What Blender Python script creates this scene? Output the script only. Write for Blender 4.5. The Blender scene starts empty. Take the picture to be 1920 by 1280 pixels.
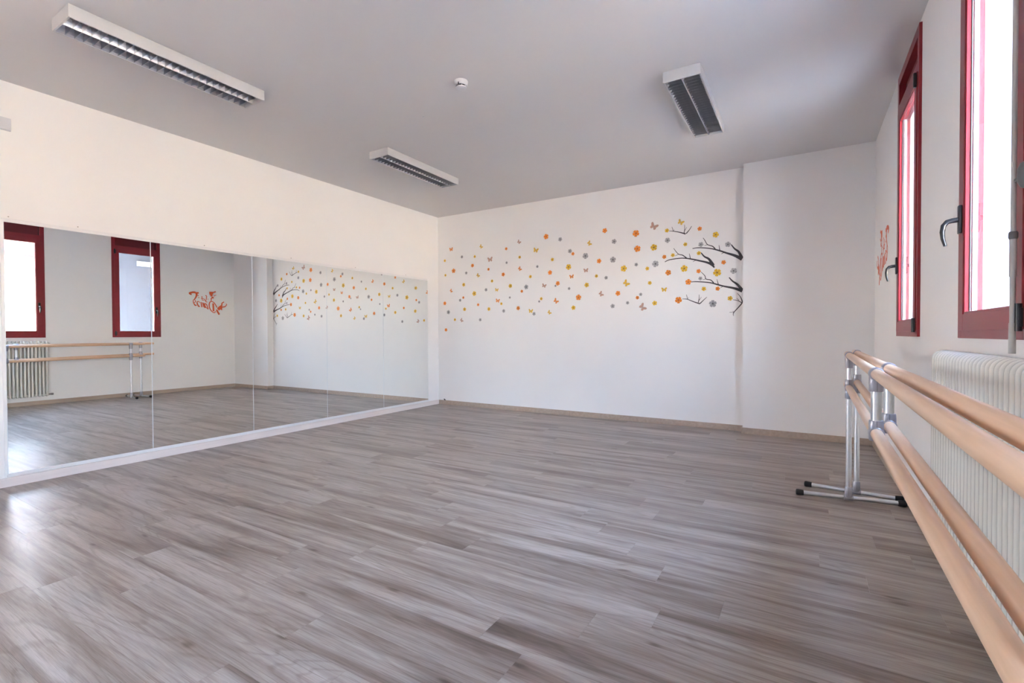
import bpy, bmesh, math, random
from mathutils import Vector, Matrix
random.seed(7)
S = bpy.context.scene
C = S.collection
PI = math.pi

# ------------------------------------------------------------------ camera, world, sun, exposure
cam_d = bpy.data.cameras.new('camera')
cam_d.sensor_width = 36.0
cam_d.lens = 907.29 * 36.0 / 1920.0
cam_d.clip_start = 0.02
cam = bpy.data.objects.new('camera', cam_d)
C.objects.link(cam)
yaw, pit, rol = math.radians(31.1017), math.radians(-0.8417), math.radians(-0.2237)
fw = Vector((-math.sin(yaw)*math.cos(pit), math.cos(yaw)*math.cos(pit), math.sin(pit)))
rt = Vector((math.cos(yaw), math.sin(yaw), 0))
up = rt.cross(fw)
r2 = rt*math.cos(rol) + up*math.sin(rol)
u2 = -rt*math.sin(rol) + up*math.cos(rol)
M = Matrix((r2, u2, -fw)).transposed().to_4x4()
M.translation = Vector((5.163, -6.2106, 1.14))
cam.matrix_world = M
S.camera = cam

S.view_settings.view_transform = 'Standard'
S.view_settings.look = 'None'
S.view_settings.gamma = 1.0
S.view_settings.use_curve_mapping = False
S.view_settings.exposure = 1.53

world = bpy.data.worlds.new('sky')
S.world = world
world.use_nodes = True
nt = world.node_tree
nt.nodes.clear()
wo = nt.nodes.new('ShaderNodeOutputWorld')
bg = nt.nodes.new('ShaderNodeBackground')
tc = nt.nodes.new('ShaderNodeTexCoord')
sx = nt.nodes.new('ShaderNodeSeparateXYZ')
rp = nt.nodes.new('ShaderNodeValToRGB')
rp.color_ramp.elements[0].position = 0.0
rp.color_ramp.elements[0].color = (0.80, 0.895, 1.0, 1)
rp.color_ramp.elements[1].position = 0.8
rp.color_ramp.elements[1].color = (0.38, 0.58, 1.0, 1)
nt.links.new(tc.outputs['Generated'], sx.inputs[0])
nt.links.new(sx.outputs[2], rp.inputs[0])
nt.links.new(rp.outputs[0], bg.inputs[0])
nt.links.new(bg.outputs[0], wo.inputs[0])
bg.inputs[1].default_value = 19.5

sun_d = bpy.data.lights.new('sun', 'SUN')
sun_d.energy = 55.0
sun_d.angle = math.radians(0.6)
sun_d.color = (1.0, 0.83, 0.61)
sun = bpy.data.objects.new('sun', sun_d)
C.objects.link(sun)
sun.rotation_euler = Vector((0.62, -0.12, -0.72)).to_track_quat('-Z', 'Y').to_euler()

cy = S.cycles
cy.max_bounces = 14
cy.diffuse_bounces = 9
cy.glossy_bounces = 6
cy.transparent_max_bounces = 12
cy.sample_clamp_indirect = 12.0
cy.caustics_reflective = True
cy.blur_glossy = 0.0

# room dimensions
H = 3.0614; XR = 5.772; YB = -9.0; XP = 4.567; YP1 = -0.128; YP2 = -0.153
WIN = [(-2.38, -1.60), (-4.11, -3.30), (-6.60, -5.80), (-8.30, -7.50)]  # last two pairs are unseen windows added for more daylight
WZ0, WZ1 = 1.116, 3.030
XF = 5.757

# ------------------------------------------------------------------ helpers
def tag(o, label=None, cat=None, group=None, kind=None):
    if label: o['label'] = label
    if cat: o['category'] = cat
    if group: o['group'] = group
    if kind: o['kind'] = kind
    return o

def empty(name, loc=(0, 0, 0), parent=None):
    o = bpy.data.objects.new(name, None)
    o.location = loc
    o.empty_display_size = 0.1
    C.objects.link(o)
    if parent: o.parent = parent
    return o

def obj(name, bm, mat, parent=None, smooth=False, loc=None):
    me = bpy.data.meshes.new(name)
    bmesh.ops.recalc_face_normals(bm, faces=bm.faces)
    bm.to_mesh(me); bm.free()
    if smooth:
        for p in me.polygons: p.use_smooth = True
        try: me.set_sharp_from_angle(angle=math.radians(40))
        except Exception: pass
    for m in (mat if isinstance(mat, (list, tuple)) else [mat]): me.materials.append(m)
    o = bpy.data.objects.new(name, me)
    C.objects.link(o)
    if parent: o.parent = parent
    if loc: o.location = loc
    return o

def dup(o, parent=None, loc=None):
    c = o.copy(); C.objects.link(c)
    if parent: c.parent = parent
    if loc is not None: c.location = loc
    return c

def dup_tree(o, loc, label=None, group=None):
    r = dup(o, None, loc)
    if label: r['label'] = label
    if group: r['group'] = group
    for ch in [x for x in list(C.objects) if x.parent == o]:
        c = dup(ch, r)
        for g in [x for x in list(C.objects) if x.parent == ch]:
            dup(g, c)
    return r

def box(bm, x0, x1, y0, y1, z0, z1, bev=0.0, mi=0):
    t = bmesh.new() if bev else bm
    vs = [t.verts.new((x, y, z)) for z in (z0, z1) for y in (y0, y1) for x in (x0, x1)]
    fs = [(0,1,3,2),(4,6,7,5),(0,4,5,1),(2,3,7,6),(0,2,6,4),(1,5,7,3)]
    out = []
    for f in fs:
        q = t.faces.new([vs[i] for i in f]); q.material_index = mi; out.append(q)
    if bev:
        bmesh.ops.bevel(t, geom=t.edges[:], offset=bev, segments=2, affect='EDGES', profile=0.6)
        merge(t, bm)
    return out

def merge(src, dst):
    me = bpy.data.meshes.new('tmp'); src.to_mesh(me); src.free()
    dst.from_mesh(me); bpy.data.meshes.remove(me)

def frame_of(d):
    d = Vector(d).normalized()
    a = Vector((0, 0, 1)) if abs(d.z) < 0.95 else Vector((1, 0, 0))
    s = d.cross(a).normalized()
    return d, s, s.cross(d).normalized()

def tube(bm, pts, rad, seg=16, caps=True):
    """sweep a circle along points; rad scalar or list"""
    pts = [Vector(p) for p in pts]
    n = len(pts)
    rads = rad if isinstance(rad, (list, tuple)) else [rad]*n
    rings = []
    ps = None
    for i, p in enumerate(pts):
        d = (pts[min(i+1, n-1)] - pts[max(i-1, 0)])
        d = d.normalized() if d.length > 1e-9 else Vector((0, 0, 1))
        if ps is None:
            _, s, _ = frame_of(d)
        else:
            s = (ps - d*ps.dot(d)).normalized()
        ps = s
        t = d.cross(s)
        rings.append([bm.verts.new(p + (s*math.cos(a)+t*math.sin(a))*rads[i]) for a in [2*PI*k/seg for k in range(seg)]])
    for i in range(n-1):
        for k in range(seg):
            bm.faces.new((rings[i][k], rings[i][(k+1) % seg], rings[i+1][(k+1) % seg], rings[i+1][k]))
    if caps:
        bm.faces.new(rings[0][::-1]); bm.faces.new(rings[-1])

def lathe_z(bm, prof, cx, cy, seg=32):
    rings = []
    for r, z in prof:
        rings.append([bm.verts.new((cx+r*math.cos(2*PI*k/seg), cy+r*math.sin(2*PI*k/seg), z)) for k in range(seg)])
    for i in range(len(rings)-1):
        for k in range(seg):
            bm.faces.new((rings[i][k], rings[i][(k+1) % seg], rings[i+1][(k+1) % seg], rings[i+1][k]))
    bm.faces.new(rings[0][::-1]); bm.faces.new(rings[-1])

# ------------------------------------------------------------------ materials
def mat(name, col, rough=0.5, metal=0.0, spec=0.5, noise=None, bump=None, coat=0.0):
    m = bpy.data.materials.new(name); m.use_nodes = True
    n = m.node_tree; b = n.nodes['Principled BSDF']
    b.inputs['Base Color'].default_value = (*col, 1)
    b.inputs['Roughness'].default_value = rough
    b.inputs['Metallic'].default_value = metal
    b.inputs['Specular IOR Level'].default_value = spec
    if coat: b.inputs['Coat Weight'].default_value = coat
    tcn = n.nodes.new('ShaderNodeTexCoord')
    if noise:
        sc, amt = noise
        t = n.nodes.new('ShaderNodeTexNoise'); t.inputs['Scale'].default_value = sc; t.inputs['Detail'].default_value = 5
        n.links.new(tcn.outputs['Object'], t.inputs['Vector'])
        r = n.nodes.new('ShaderNodeValToRGB')
        r.color_ramp.elements[0].position = 0.3; r.color_ramp.elements[1].position = 0.7
        r.color_ramp.elements[0].color = (*[c*(1-amt) for c in col], 1)
        r.color_ramp.elements[1].color = (*[min(1, c*(1+amt)) for c in col], 1)
        n.links.new(t.outputs['Fac'], r.inputs[0]); n.links.new(r.outputs[0], b.inputs['Base Color'])
    if bump:
        sc, st = bump
        t = n.nodes.new('ShaderNodeTexNoise'); t.inputs['Scale'].default_value = sc; t.inputs['Detail'].default_value = 6
        n.links.new(tcn.outputs['Object'], t.inputs['Vector'])
        bp = n.nodes.new('ShaderNodeBump'); bp.inputs['Strength'].default_value = st; bp.inputs['Distance'].default_value = 0.002
        n.links.new(t.outputs['Fac'], bp.inputs['Height']); n.links.new(bp.outputs[0], b.inputs['Normal'])
    return m

def wood_mat(name, light, dark, axis, gscale=1.0, rough=0.4, contrast=1.0):
    """fine straight grain running along one object axis"""
    m = mat(name, light, rough)
    n = m.node_tree; b = n.nodes['Principled BSDF']
    tcn = n.nodes.new('ShaderNodeTexCoord'); mp = n.nodes.new('ShaderNodeMapping')
    sc = [60*gscale]*3; sc[axis] = 3*gscale
    mp.inputs['Scale'].default_value = sc
    t = n.nodes.new('ShaderNodeTexNoise'); t.inputs['Scale'].default_value = 1.0; t.inputs['Detail'].default_value = 6; t.inputs['Distortion'].default_value = 0.4
    r = n.nodes.new('ShaderNodeValToRGB')
    r.color_ramp.elements[0].position = 0.5-0.2/contrast; r.color_ramp.elements[1].position = 0.5+0.2/contrast
    r.color_ramp.elements[0].color = (*dark, 1); r.color_ramp.elements[1].color = (*light, 1)
    n.links.new(tcn.outputs['Object'], mp.inputs[0]); n.links.new(mp.outputs[0], t.inputs['Vector'])
    n.links.new(t.outputs['Fac'], r.inputs[0]); n.links.new(r.outputs[0], b.inputs['Base Color'])
    return m

M_wall = mat('wall_paint', (0.86, 0.85, 0.84), 0.62, noise=(1.3, 0.012), bump=(90, 0.12))
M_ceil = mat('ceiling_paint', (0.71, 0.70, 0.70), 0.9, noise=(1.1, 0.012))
M_base_lit = wood_mat("baseboard_lit", (0.80, 0.73, 0.70), (0.73, 0.66, 0.63), 1, 0.5, 0.35)  # same skirting wood, lightened for the strong window light on this wall
M_base = wood_mat('baseboard_oak', (0.50, 0.40, 0.325), (0.42, 0.325, 0.255), 1, 0.5, 0.4)  # darker copy for the skirting that gets less light
M_trim = mat('white_trim', (0.80, 0.80, 0.80), 0.35, noise=(8, 0.02))
M_mirredge = mat('mirror_edge', (0.78, 0.84, 0.86), 0.25)
M_mirror = mat('silvered_mirror', (0.91, 0.935, 0.92), 0.0, metal=1.0)
M_red = mat('red_frame_paint', (0.25, 0.014, 0.022), 0.30, noise=(14, 0.04))
M_redin = mat('red_panel_paint', (0.15, 0.006, 0.012), 0.5, noise=(14, 0.04))
M_black = mat('black_plastic', (0.012, 0.012, 0.014), 0.28, noise=(20, 0.1))
M_rubber = mat('black_rubber', (0.015, 0.015, 0.016), 0.5, noise=(20, 0.1))
M_alu = mat('anodised_aluminium', (0.74, 0.76, 0.78), 0.28, metal=1.0, noise=(40, 0.03))
M_cast = mat('cast_grey_connector', (0.42, 0.42, 0.47), 0.34, metal=0.7, noise=(30, 0.05))
M_rad = mat('radiator_enamel', (0.76, 0.745, 0.68), 0.25, noise=(10, 0.015), coat=0.3)
M_radpipe = mat('chrome_valve', (0.6, 0.6, 0.6), 0.25, metal=1.0, noise=(20, 0.05))
M_house = mat('luminaire_enamel', (0.60, 0.60, 0.60), 0.4, noise=(8, 0.015))
M_refl = mat('louvre_aluminium', (0.44, 0.44, 0.46), 0.30, metal=1.0, noise=(30, 0.05))
M_lampin = mat('luminaire_inside', (0.16, 0.16, 0.16), 0.5, noise=(10, 0.05))
M_tube = mat('fluorescent_tube_glass', (0.6, 0.6, 0.6), 0.3, noise=(10, 0.02))
M_white = mat('white_plastic', (0.64, 0.64, 0.67), 0.35, noise=(20, 0.02))
M_greyrod = mat('grey_rod_enamel', (0.42, 0.41, 0.39), 0.4, noise=(20, 0.04))
M_greydk = mat('dark_grey_plastic', (0.12, 0.12, 0.12), 0.35, noise=(20, 0.05))
M_beech = wood_mat('beech_rail', (0.80, 0.55, 0.37), (0.67, 0.435, 0.275), 1, 1.0, 0.33)
M_screw = mat('steel_screw', (0.4, 0.38, 0.36), 0.35, metal=1.0, noise=(20, 0.05))
M_subfl = mat('subfloor', (0.10, 0.085, 0.075), 0.8, noise=(5, 0.1))
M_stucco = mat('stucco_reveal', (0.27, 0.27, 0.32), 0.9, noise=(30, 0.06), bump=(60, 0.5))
M_facade = mat("sunlit_cream_facade", (0.78, 0.67, 0.54), 0.9, noise=(3, 0.03))
M_ground = mat("courtyard_paving", (0.50, 0.45, 0.40), 0.9, noise=(3, 0.08))
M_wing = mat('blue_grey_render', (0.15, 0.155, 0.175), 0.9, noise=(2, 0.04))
M_orange = mat('orange_vinyl', (0.86, 0.28, 0.03), 0.5, noise=(60, 0.06))
M_orange_d = mat('dark_orange_vinyl', (0.50, 0.10, 0.01), 0.5, noise=(60, 0.06))
M_yellow = mat('yellow_vinyl', (0.80, 0.50, 0.03), 0.5, noise=(60, 0.06))
M_yellow_d = mat('brown_vinyl', (0.22, 0.10, 0.02), 0.5, noise=(60, 0.06))
M_grey = mat('silver_grey_vinyl', (0.40, 0.39, 0.40), 0.45, noise=(60, 0.06))
M_grey_d = mat('charcoal_vinyl', (0.05, 0.05, 0.055), 0.5, noise=(60, 0.06))
M_pink = mat('dusty_pink_vinyl', (0.55, 0.32, 0.24), 0.5, noise=(60, 0.06))
M_branch = mat('dark_branch_vinyl', (0.055, 0.05, 0.055), 0.5, noise=(40, 0.08))
M_logo = mat('logo_orange_vinyl', (0.72, 0.10, 0.02), 0.5, noise=(30, 0.05))

def glass_mat():
    m = bpy.data.materials.new('window_glass'); m.use_nodes = True
    n = m.node_tree; n.nodes.clear()
    o = n.nodes.new('ShaderNodeOutputMaterial'); mx = n.nodes.new('ShaderNodeMixShader')
    t = n.nodes.new('ShaderNodeBsdfTransparent'); g = n.nodes.new('ShaderNodeBsdfGlossy')
    t.inputs[0].default_value = (0.93, 0.95, 0.95, 1); g.inputs['Roughness'].default_value = 0.0
    f = n.nodes.new('ShaderNodeFresnel')
    ge = n.nodes.new('ShaderNodeNewGeometry'); mr = n.nodes.new('ShaderNodeMapRange')   # same reflectance from either face of the pane
    mr.inputs[3].default_value = 1.45; mr.inputs[4].default_value = 1/1.45
    n.links.new(ge.outputs['Backfacing'], mr.inputs[0]); n.links.new(mr.outputs[0], f.inputs[0])
    n.links.new(f.outputs[0], mx.inputs[0]); n.links.new(t.outputs[0], mx.inputs[1]); n.links.new(g.outputs[0], mx.inputs[2])
    n.links.new(mx.outputs[0], o.inputs[0])
    return m
M_glass = glass_mat()

def floor_mat():
    m = bpy.data.materials.new('laminate_plank'); m.use_nodes = True
    n = m.node_tree; b = n.nodes['Principled BSDF']; L = n.links
    geo = n.nodes.new('ShaderNodeNewGeometry'); oi = n.nodes.new('ShaderNodeObjectInfo')
    mul = n.nodes.new('ShaderNodeVectorMath'); mul.operation = 'MULTIPLY_ADD'
    # shift each plank's figure by its own random number
    cmb = n.nodes.new('ShaderNodeCombineXYZ')
    m1 = n.nodes.new('ShaderNodeMath'); m1.operation = 'MULTIPLY'; m1.inputs[1].default_value = 37.0
    m2 = n.nodes.new('ShaderNodeMath'); m2.operation = 'MULTIPLY'; m2.inputs[1].default_value = 11.0
    L.new(oi.outputs['Random'], m1.inputs[0]); L.new(oi.outputs['Random'], m2.inputs[0])
    L.new(m1.outputs[0], cmb.inputs[0]); L.new(m2.outputs[0], cmb.inputs[2])
    add = n.nodes.new('ShaderNodeVectorMath'); add.operation = 'ADD'
    L.new(geo.outputs['Position'], add.inputs[0]); L.new(cmb.outputs[0], add.inputs[1])
    def noise(scale, sc=1.0, det=6, dist=0.0, rough=0.5):
        mp = n.nodes.new('ShaderNodeMapping'); mp.inputs['Scale'].default_value = scale
        L.new(add.outputs[0], mp.inputs[0])
        t = n.nodes.new('ShaderNodeTexNoise'); t.inputs['Scale'].default_value = sc; t.inputs['Detail'].default_value = det
        t.inputs['Distortion'].default_value = dist; t.inputs['Roughness'].default_value = rough
        L.new(mp.outputs[0], t.inputs['Vector']); return t
    def ramp(src, stops):
        r = n.nodes.new('ShaderNodeValToRGB'); e = r.color_ramp.elements
        e[0].position, e[0].color = stops[0][0], (*stops[0][1], 1)
        e[1].position, e[1].color = stops[-1][0], (*stops[-1][1], 1)
        for p, c in stops[1:-1]:
            q = e.new(p); q.color = (*c, 1)
        L.new(src, r.inputs[0]); return r
    def mixc(fac, a, bb, mode='MIX'):
        x = n.nodes.new('ShaderNodeMix'); x.data_type = 'RGBA'; x.blend_type = mode
        if isinstance(fac, float): x.inputs[0].default_value = fac
        else: L.new(fac, x.inputs[0])
        L.new(a, x.inputs[6]); L.new(bb, x.inputs[7]); return x.outputs[2]
    broad = noise((0.55, 8.5, 1.0), 1.0, 5, 0.9, 0.55)
    base = ramp(broad.outputs['Fac'], [(0.30, (0.170, 0.118, 0.090)), (0.42, (0.275, 0.216, 0.182)), (0.55, (0.40, 0.338, 0.298)), (0.72, (0.49, 0.434, 0.40))])
    mid = noise((2.2, 38.0, 1.0), 1.0, 5, 0.5, 0.6)
    midr = ramp(mid.outputs['Fac'], [(0.30, (0.74, 0.71, 0.68)), (0.52, (1.0, 1.0, 1.0))])
    fine = noise((9.0, 260.0, 1.0), 1.0, 3, 0.0, 0.6)
    finer = ramp(fine.outputs['Fac'], [(0.30, (0.80, 0.79, 0.78)), (0.62, (1.04, 1.04, 1.04))])
    c = mixc(1.0, base.outputs[0], midr.outputs[0], 'MULTIPLY')
    c = mixc(1.0, c, finer.outputs[0], 'MULTIPLY')
    hair = noise((2.6, 120.0, 1.0), 1.0, 4, 0.4, 0.7)
    hairr = ramp(hair.outputs['Fac'], [(0.34, (0.70, 0.67, 0.64)), (0.43, (1.0, 1.0, 1.0))])
    c = mixc(1.0, c, hairr.outputs[0], 'MULTIPLY')
    # cathedral rings in some planks
    rg = noise((0.55, 5.0, 1.0), 1.0, 2, 0.3, 0.4)
    sn = n.nodes.new('ShaderNodeMath'); sn.operation = 'MULTIPLY'; sn.inputs[1].default_value = 95.0
    L.new(rg.outputs['Fac'], sn.inputs[0])
    s2 = n.nodes.new('ShaderNodeMath'); s2.operation = 'SINE'; L.new(sn.outputs[0], s2.inputs[0])
    s3 = ramp(s2.outputs[0], [(0.0, (1, 1, 1)), (0.6, (1, 1, 1)), (1.0, (0.84, 0.82, 0.80))])
    c = mixc(1.0, c, s3.outputs[0], 'MULTIPLY')
    # knots
    mpk = n.nodes.new('ShaderNodeMapping'); mpk.inputs['Scale'].default_value = (0.75, 2.4, 1.0)
    L.new(add.outputs[0], mpk.inputs[0])
    vk = n.nodes.new('ShaderNodeTexVoronoi'); vk.inputs['Scale'].default_value = 1.0; vk.feature = 'F1'; vk.voronoi_dimensions = '2D'
    wn = noise((8, 20, 1), 1.0, 3, 0.0, 0.5)
    wadd = n.nodes.new('ShaderNodeVectorMath'); wadd.operation = 'MULTIPLY_ADD'
    wadd.inputs[1].default_value = (0.06, 0.06, 0.06)
    L.new(wn.outputs['Color'], wadd.inputs[0]); L.new(mpk.outputs[0], wadd.inputs[2])
    L.new(wadd.outputs[0], vk.inputs['Vector'])
    kr = ramp(vk.outputs['Distance'], [(0.0, (0.40, 0.34, 0.30)), (0.014, (0.50, 0.44, 0.40)), (0.034, (0.86, 0.83, 0.81)), (0.10, (0.93, 0.91, 0.90)), (0.20, (1, 1, 1))])
    c = mixc(1.0, c, kr.outputs[0], 'MULTIPLY')
    # each plank a little lighter or darker
    hv = n.nodes.new('ShaderNodeHueSaturation')
    vr = n.nodes.new('ShaderNodeMapRange'); vr.inputs[3].default_value = 0.94; vr.inputs[4].default_value = 1.05
    L.new(oi.outputs['Random'], vr.inputs[0]); L.new(vr.outputs[0], hv.inputs['Value']); L.new(c, hv.inputs['Color'])
    L.new(hv.outputs[0], b.inputs['Base Color'])
    rr = n.nodes.new('ShaderNodeMapRange'); rr.inputs[3].default_value = 0.31-0.05; rr.inputs[4].default_value = 0.31+0.07
    L.new(mid.outputs['Fac'], rr.inputs[0]); L.new(rr.outputs[0], b.inputs['Roughness'])
    b.inputs['Specular IOR Level'].default_value = 0.5
    bp = n.nodes.new('ShaderNodeBump'); bp.inputs['Strength'].default_value = 0.12; bp.inputs['Distance'].default_value = 0.001
    L.new(fine.outputs['Fac'], bp.inputs['Height']); L.new(bp.outputs[0], b.inputs['Normal'])
    return m
M_floor = floor_mat()

# ------------------------------------------------------------------ room shell
def struct(name, bm, m, parent=None):
    o = obj(name, bm, m, parent)
    if not parent: tag(o, kind='structure')
    return o

T = 0.30
bm = bmesh.new(); box(bm, -T, XR+0.27, YB-T, T, -0.20, -0.008); floor = struct('floor', bm, M_subfl)
tag(floor, 'grey-brown oak laminate floor laid in staggered planks')
bm = bmesh.new(); box(bm, -T, XR+0.27, YB-T, T, H, H+0.25); tag(struct('ceiling', bm, M_ceil), 'plain white painted ceiling')
DY0, DY1, DZ1 = (-7.3, -6.5, 2.15)       # unseen glazed doors added to the mirror wall for fill light
bm = bmesh.new(); box(bm, -T, 0, YB, DY0, -0.008, H); box(bm, -T, 0, DY1, 0, -0.008, H); box(bm, -T, 0, DY0, DY1, DZ1, H); box(bm, -T, 0, DY0, DY1, -0.008, 0.02)
tag(struct('wall_left', bm, M_wall), 'long white wall carrying the mirrors')
bm = bmesh.new(); box(bm, -T, XR+0.27, 0, T, -0.008, H); tag(struct('wall_far', bm, M_wall), 'white end wall with the flower and branch stickers')
bm = bmesh.new(); box(bm, -T, XR+0.27, YB-T, YB, -0.008, H)
tag(struct('wall_back', bm, M_wall), 'plain white wall behind the viewpoint')
bm = bmesh.new()   # shallow projection of the end wall, its face very slightly skewed
v = [bm.verts.new(p) for p in ((XP, 0.01, -0.008), (XR+0.01, 0.01, -0.008), (XR+0.01, YP2, -0.008), (XP, YP1, -0.008),
                               (XP, 0.01, H), (XR+0.01, 0.01, H), (XR+0.01, YP2, H), (XP, YP1, H))]
for f in ((0,1,2,3), (7,6,5,4), (0,3,7,4), (3,2,6,7), (2,1,5,6), (1,0,4,5)): bm.faces.new([v[i] for i in f])
tag(struct('wall_far_projection', bm, M_wall), 'plain white shallow projection of the end wall by the windows')
# window wall with openings
XO = XR + 0.27
bm = bmesh.new()
ins = 0.018
box(bm, XR, XO, YB, 0, -0.008, WZ0+ins)
box(bm, XR, XO, YB, 0, WZ1-ins, H)
ys = [YB] + [q for w in sorted(WIN) for q in (w[0]+ins, w[1]-ins)] + [0.0]
for a, b_ in zip(ys[::2], ys[1::2]): box(bm, XR, XO, a, b_, WZ0+ins, WZ1-ins)
tag(struct('wall_right', bm, M_wall), 'white wall with the tall red-framed windows')

# baseboards
HB = 0.0685; BT = 0.012
def bb(name, x0, x1, y0, y1, lab, m=None):
    bm = bmesh.new(); box(bm, x0, x1, y0, y1, 0, HB, 0.0015)
    tag(struct(name, bm, m or M_base), lab)
bb('baseboard_left', 0, BT, DY1, 0, 'wood skirting running below the mirrors, lightened for the daylight on it', M_base_lit)
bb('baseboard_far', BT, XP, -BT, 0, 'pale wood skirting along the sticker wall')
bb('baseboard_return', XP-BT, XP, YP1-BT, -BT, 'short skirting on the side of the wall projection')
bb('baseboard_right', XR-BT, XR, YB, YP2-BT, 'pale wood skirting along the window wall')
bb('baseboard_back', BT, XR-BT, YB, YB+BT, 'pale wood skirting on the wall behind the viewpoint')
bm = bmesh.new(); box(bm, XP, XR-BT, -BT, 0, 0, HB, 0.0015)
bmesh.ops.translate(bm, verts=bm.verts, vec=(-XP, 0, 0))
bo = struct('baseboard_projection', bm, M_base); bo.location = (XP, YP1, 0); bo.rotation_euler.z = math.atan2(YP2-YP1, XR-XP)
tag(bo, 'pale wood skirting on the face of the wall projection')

# floor planks: 0.187 m rows running along x, staggered end joints
PW, PL, GAP = 0.187, 1.261, 0.00035
known = {-4.172: 4.66, -4.733: 4.307, -4.920: 3.49, -5.107: 2.574, -5.481: 2.12, -3.424: 5.416, -3.611: 5.644,
         -2.863: 5.495, -3.050: 5.63, -2.489: 5.302, -4.546: 4.12}
shared = {}
def plank(x0, x1, y0, y1):
    key = (round(x1-x0, 3), round(y1-y0, 3))
    if key not in shared:
        bm = bmesh.new(); box(bm, GAP, key[0]-GAP, GAP, key[1]-GAP, -0.008, 0.0)
        o = obj('plank', bm, M_floor, floor); shared[key] = o; o.location = (x0, y0, 0)
    else:
        dup(shared[key], floor, (x0, y0, 0))
ytop = -3.050 + PW*16
row = 0
y1 = -3.050 + PW*17
rr_ = random.Random(3)
while y1 > YB:
    y0 = y1 - PW
    a0, a1 = max(y0, YB), min(y1, 0.0)
    if a1 - a0 > 0.004:
        k = next((known[q] for q in known if abs(q - y1) < 0.02), None)
        off = (k if k is not None else rr_.uniform(0, PL)) % PL
        xs = [0.0]; x = off if off > 0.12 else off + (0 if off > 0.02 else PL)
        while x < XR - 0.02: xs.append(x); x += PL
        xs.append(XR)
        for p, q in zip(xs, xs[1:]): plank(p, q, a0, a1)
    y1 = y0

DECALS= [(0.274,2.516,'BO',0.061),(0.861,2.503,'BY',0.053),(0.49,2.378,'G',0.045),(0.74,2.361,'Y',0.041),(0.143,2.345,'Y',0.042),(0.697,2.224,'O',0.053),(1.029,2.291,'BP',0.077),(0.999,2.143,'O',0.04),(1.321,2.428,'O',0.042),(1.327,2.219,'G',0.036),(1.555,2.282,'Y',0.041),(1.544,2.506,'BP',0.053),(1.556,2.109,'BO',0.053),(1.266,2.046,'O',0.054),(0.322,2.168,'O',0.068),(0.154,2.108,'Y',0.039),(0.574,2.116,'G',0.044),(0.801,2.06,'BY',0.053),(1.063,1.959,'Y',0.043),(0.523,1.933,'Y',0.054),(0.269,1.847,'BO',0.049),(0.729,1.783,'Y',0.069),(0.951,1.831,'G',0.049),(1.148,1.818,'BY',0.052),(1.392,1.866,'Y',0.057),(0.514,1.729,'O',0.038),(0.45,1.689,'G',0.045),(1.381,1.693,'G',0.033),(1.165,1.653,'BO',0.061),(1.231,1.606,'Y',0.039),(0.138,1.651,'O',0.056),(0.801,1.605,'O',0.041),(0.211,1.505,'G',0.062),(0.538,1.542,'Y',0.054),(1.003,1.532,'Y',0.052),(1.272,1.495,'G',0.051),(1.526,1.529,'O',0.056),(1.589,1.777,'O',0.041),(0.343,1.381,'Y',0.042),(0.476,1.367,'BP',0.054),(0.839,1.37,'G',0.047),(0.159,1.218,'O',0.052),(1.994,2.538,'O',0.072),(2.216,2.476,'G',0.056),(1.826,2.358,'BY',0.07),(1.85,2.121,'G',0.038),(2.093,2.202,'Y',0.046),(2.365,2.297,'G',0.056),(2.41,2.256,'O',0.044),(2.653,2.375,'BY',0.057),(2.596,2.21,'G',0.077),(2.344,2.078,'Y',0.075),(2.055,2.02,'O',0.06),(1.735,1.983,'Y',0.044),(1.664,1.835,'G',0.065),(1.959,1.837,'BP',0.058),(2.177,1.859,'O',0.059),(2.141,1.826,'G',0.031),(2.39,1.94,'BO',0.056),(2.603,2.011,'BP',0.058),(2.351,1.777,'G',0.039),(2.614,1.812,'Y',0.06),(1.913,1.653,'Y',0.043),(1.879,1.615,'G',0.032),(2.147,1.609,'BO',0.065),(2.493,1.647,'O',0.075),(1.74,1.479,'BY',0.061),(1.793,1.439,'G',0.05),(2.042,1.45,'BY',0.052),(2.416,1.507,'Y',0.058),(2.874,2.524,'O',0.061),(3.003,2.366,'G',0.061),(3.296,2.44,'O',0.081),(3.525,2.503,'BP',0.085),(3.855,2.514,'BY',0.064),(3.689,2.432,'Y',0.047),(4.077,2.41,'O',0.048),(4.258,2.318,'Y',0.065),(3.696,2.31,'G',0.06),(3.91,2.238,'Y',0.044),(4.091,2.218,'G',0.055),(4.392,2.19,'G',0.059),(3.315,2.24,'O',0.078),(3.526,2.237,'Y',0.077),(3.761,2.118,'Y',0.044),(3.657,2.106,'O',0.047),(4.068,2.115,'Y',0.045),(2.793,2.124,'O',0.059),(2.987,2.126,'G',0.075),(3.3,2.037,'G',0.043),(3.546,2.027,'G',0.077),(3.134,1.998,'Y',0.077),(3.443,1.975,'Y',0.045),(3.897,1.942,'Y',0.077),(4.346,1.983,'O',0.047),(3.705,1.905,'O',0.065),(4.065,1.898,'O',0.048),(4.275,1.866,'Y',0.084),(4.454,1.874,'G',0.066),(2.755,1.925,'Y',0.042),(2.892,1.893,'G',0.045),(3.166,1.802,'BY',0.074),(3.475,1.79,'Y',0.045),(4.086,1.809,'G',0.043),(3.946,1.774,'O',0.066),(2.819,1.678,'BP',0.059),(3.055,1.677,'O',0.061),(3.358,1.649,'G',0.04),(3.315,1.609,'O',0.043),(3.655,1.694,'BY',0.058),(4.126,1.68,'Y',0.048),(4.281,1.675,'O',0.047),(3.185,1.547,'G',0.041),(3.537,1.53,'Y',0.056),(3.829,1.557,'O',0.077),(4.417,1.554,'Y',0.052),(2.982,1.511,'G',0.055),(3.381,1.482,'BP',0.081),(4.227,1.498,'G',0.08)]
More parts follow.
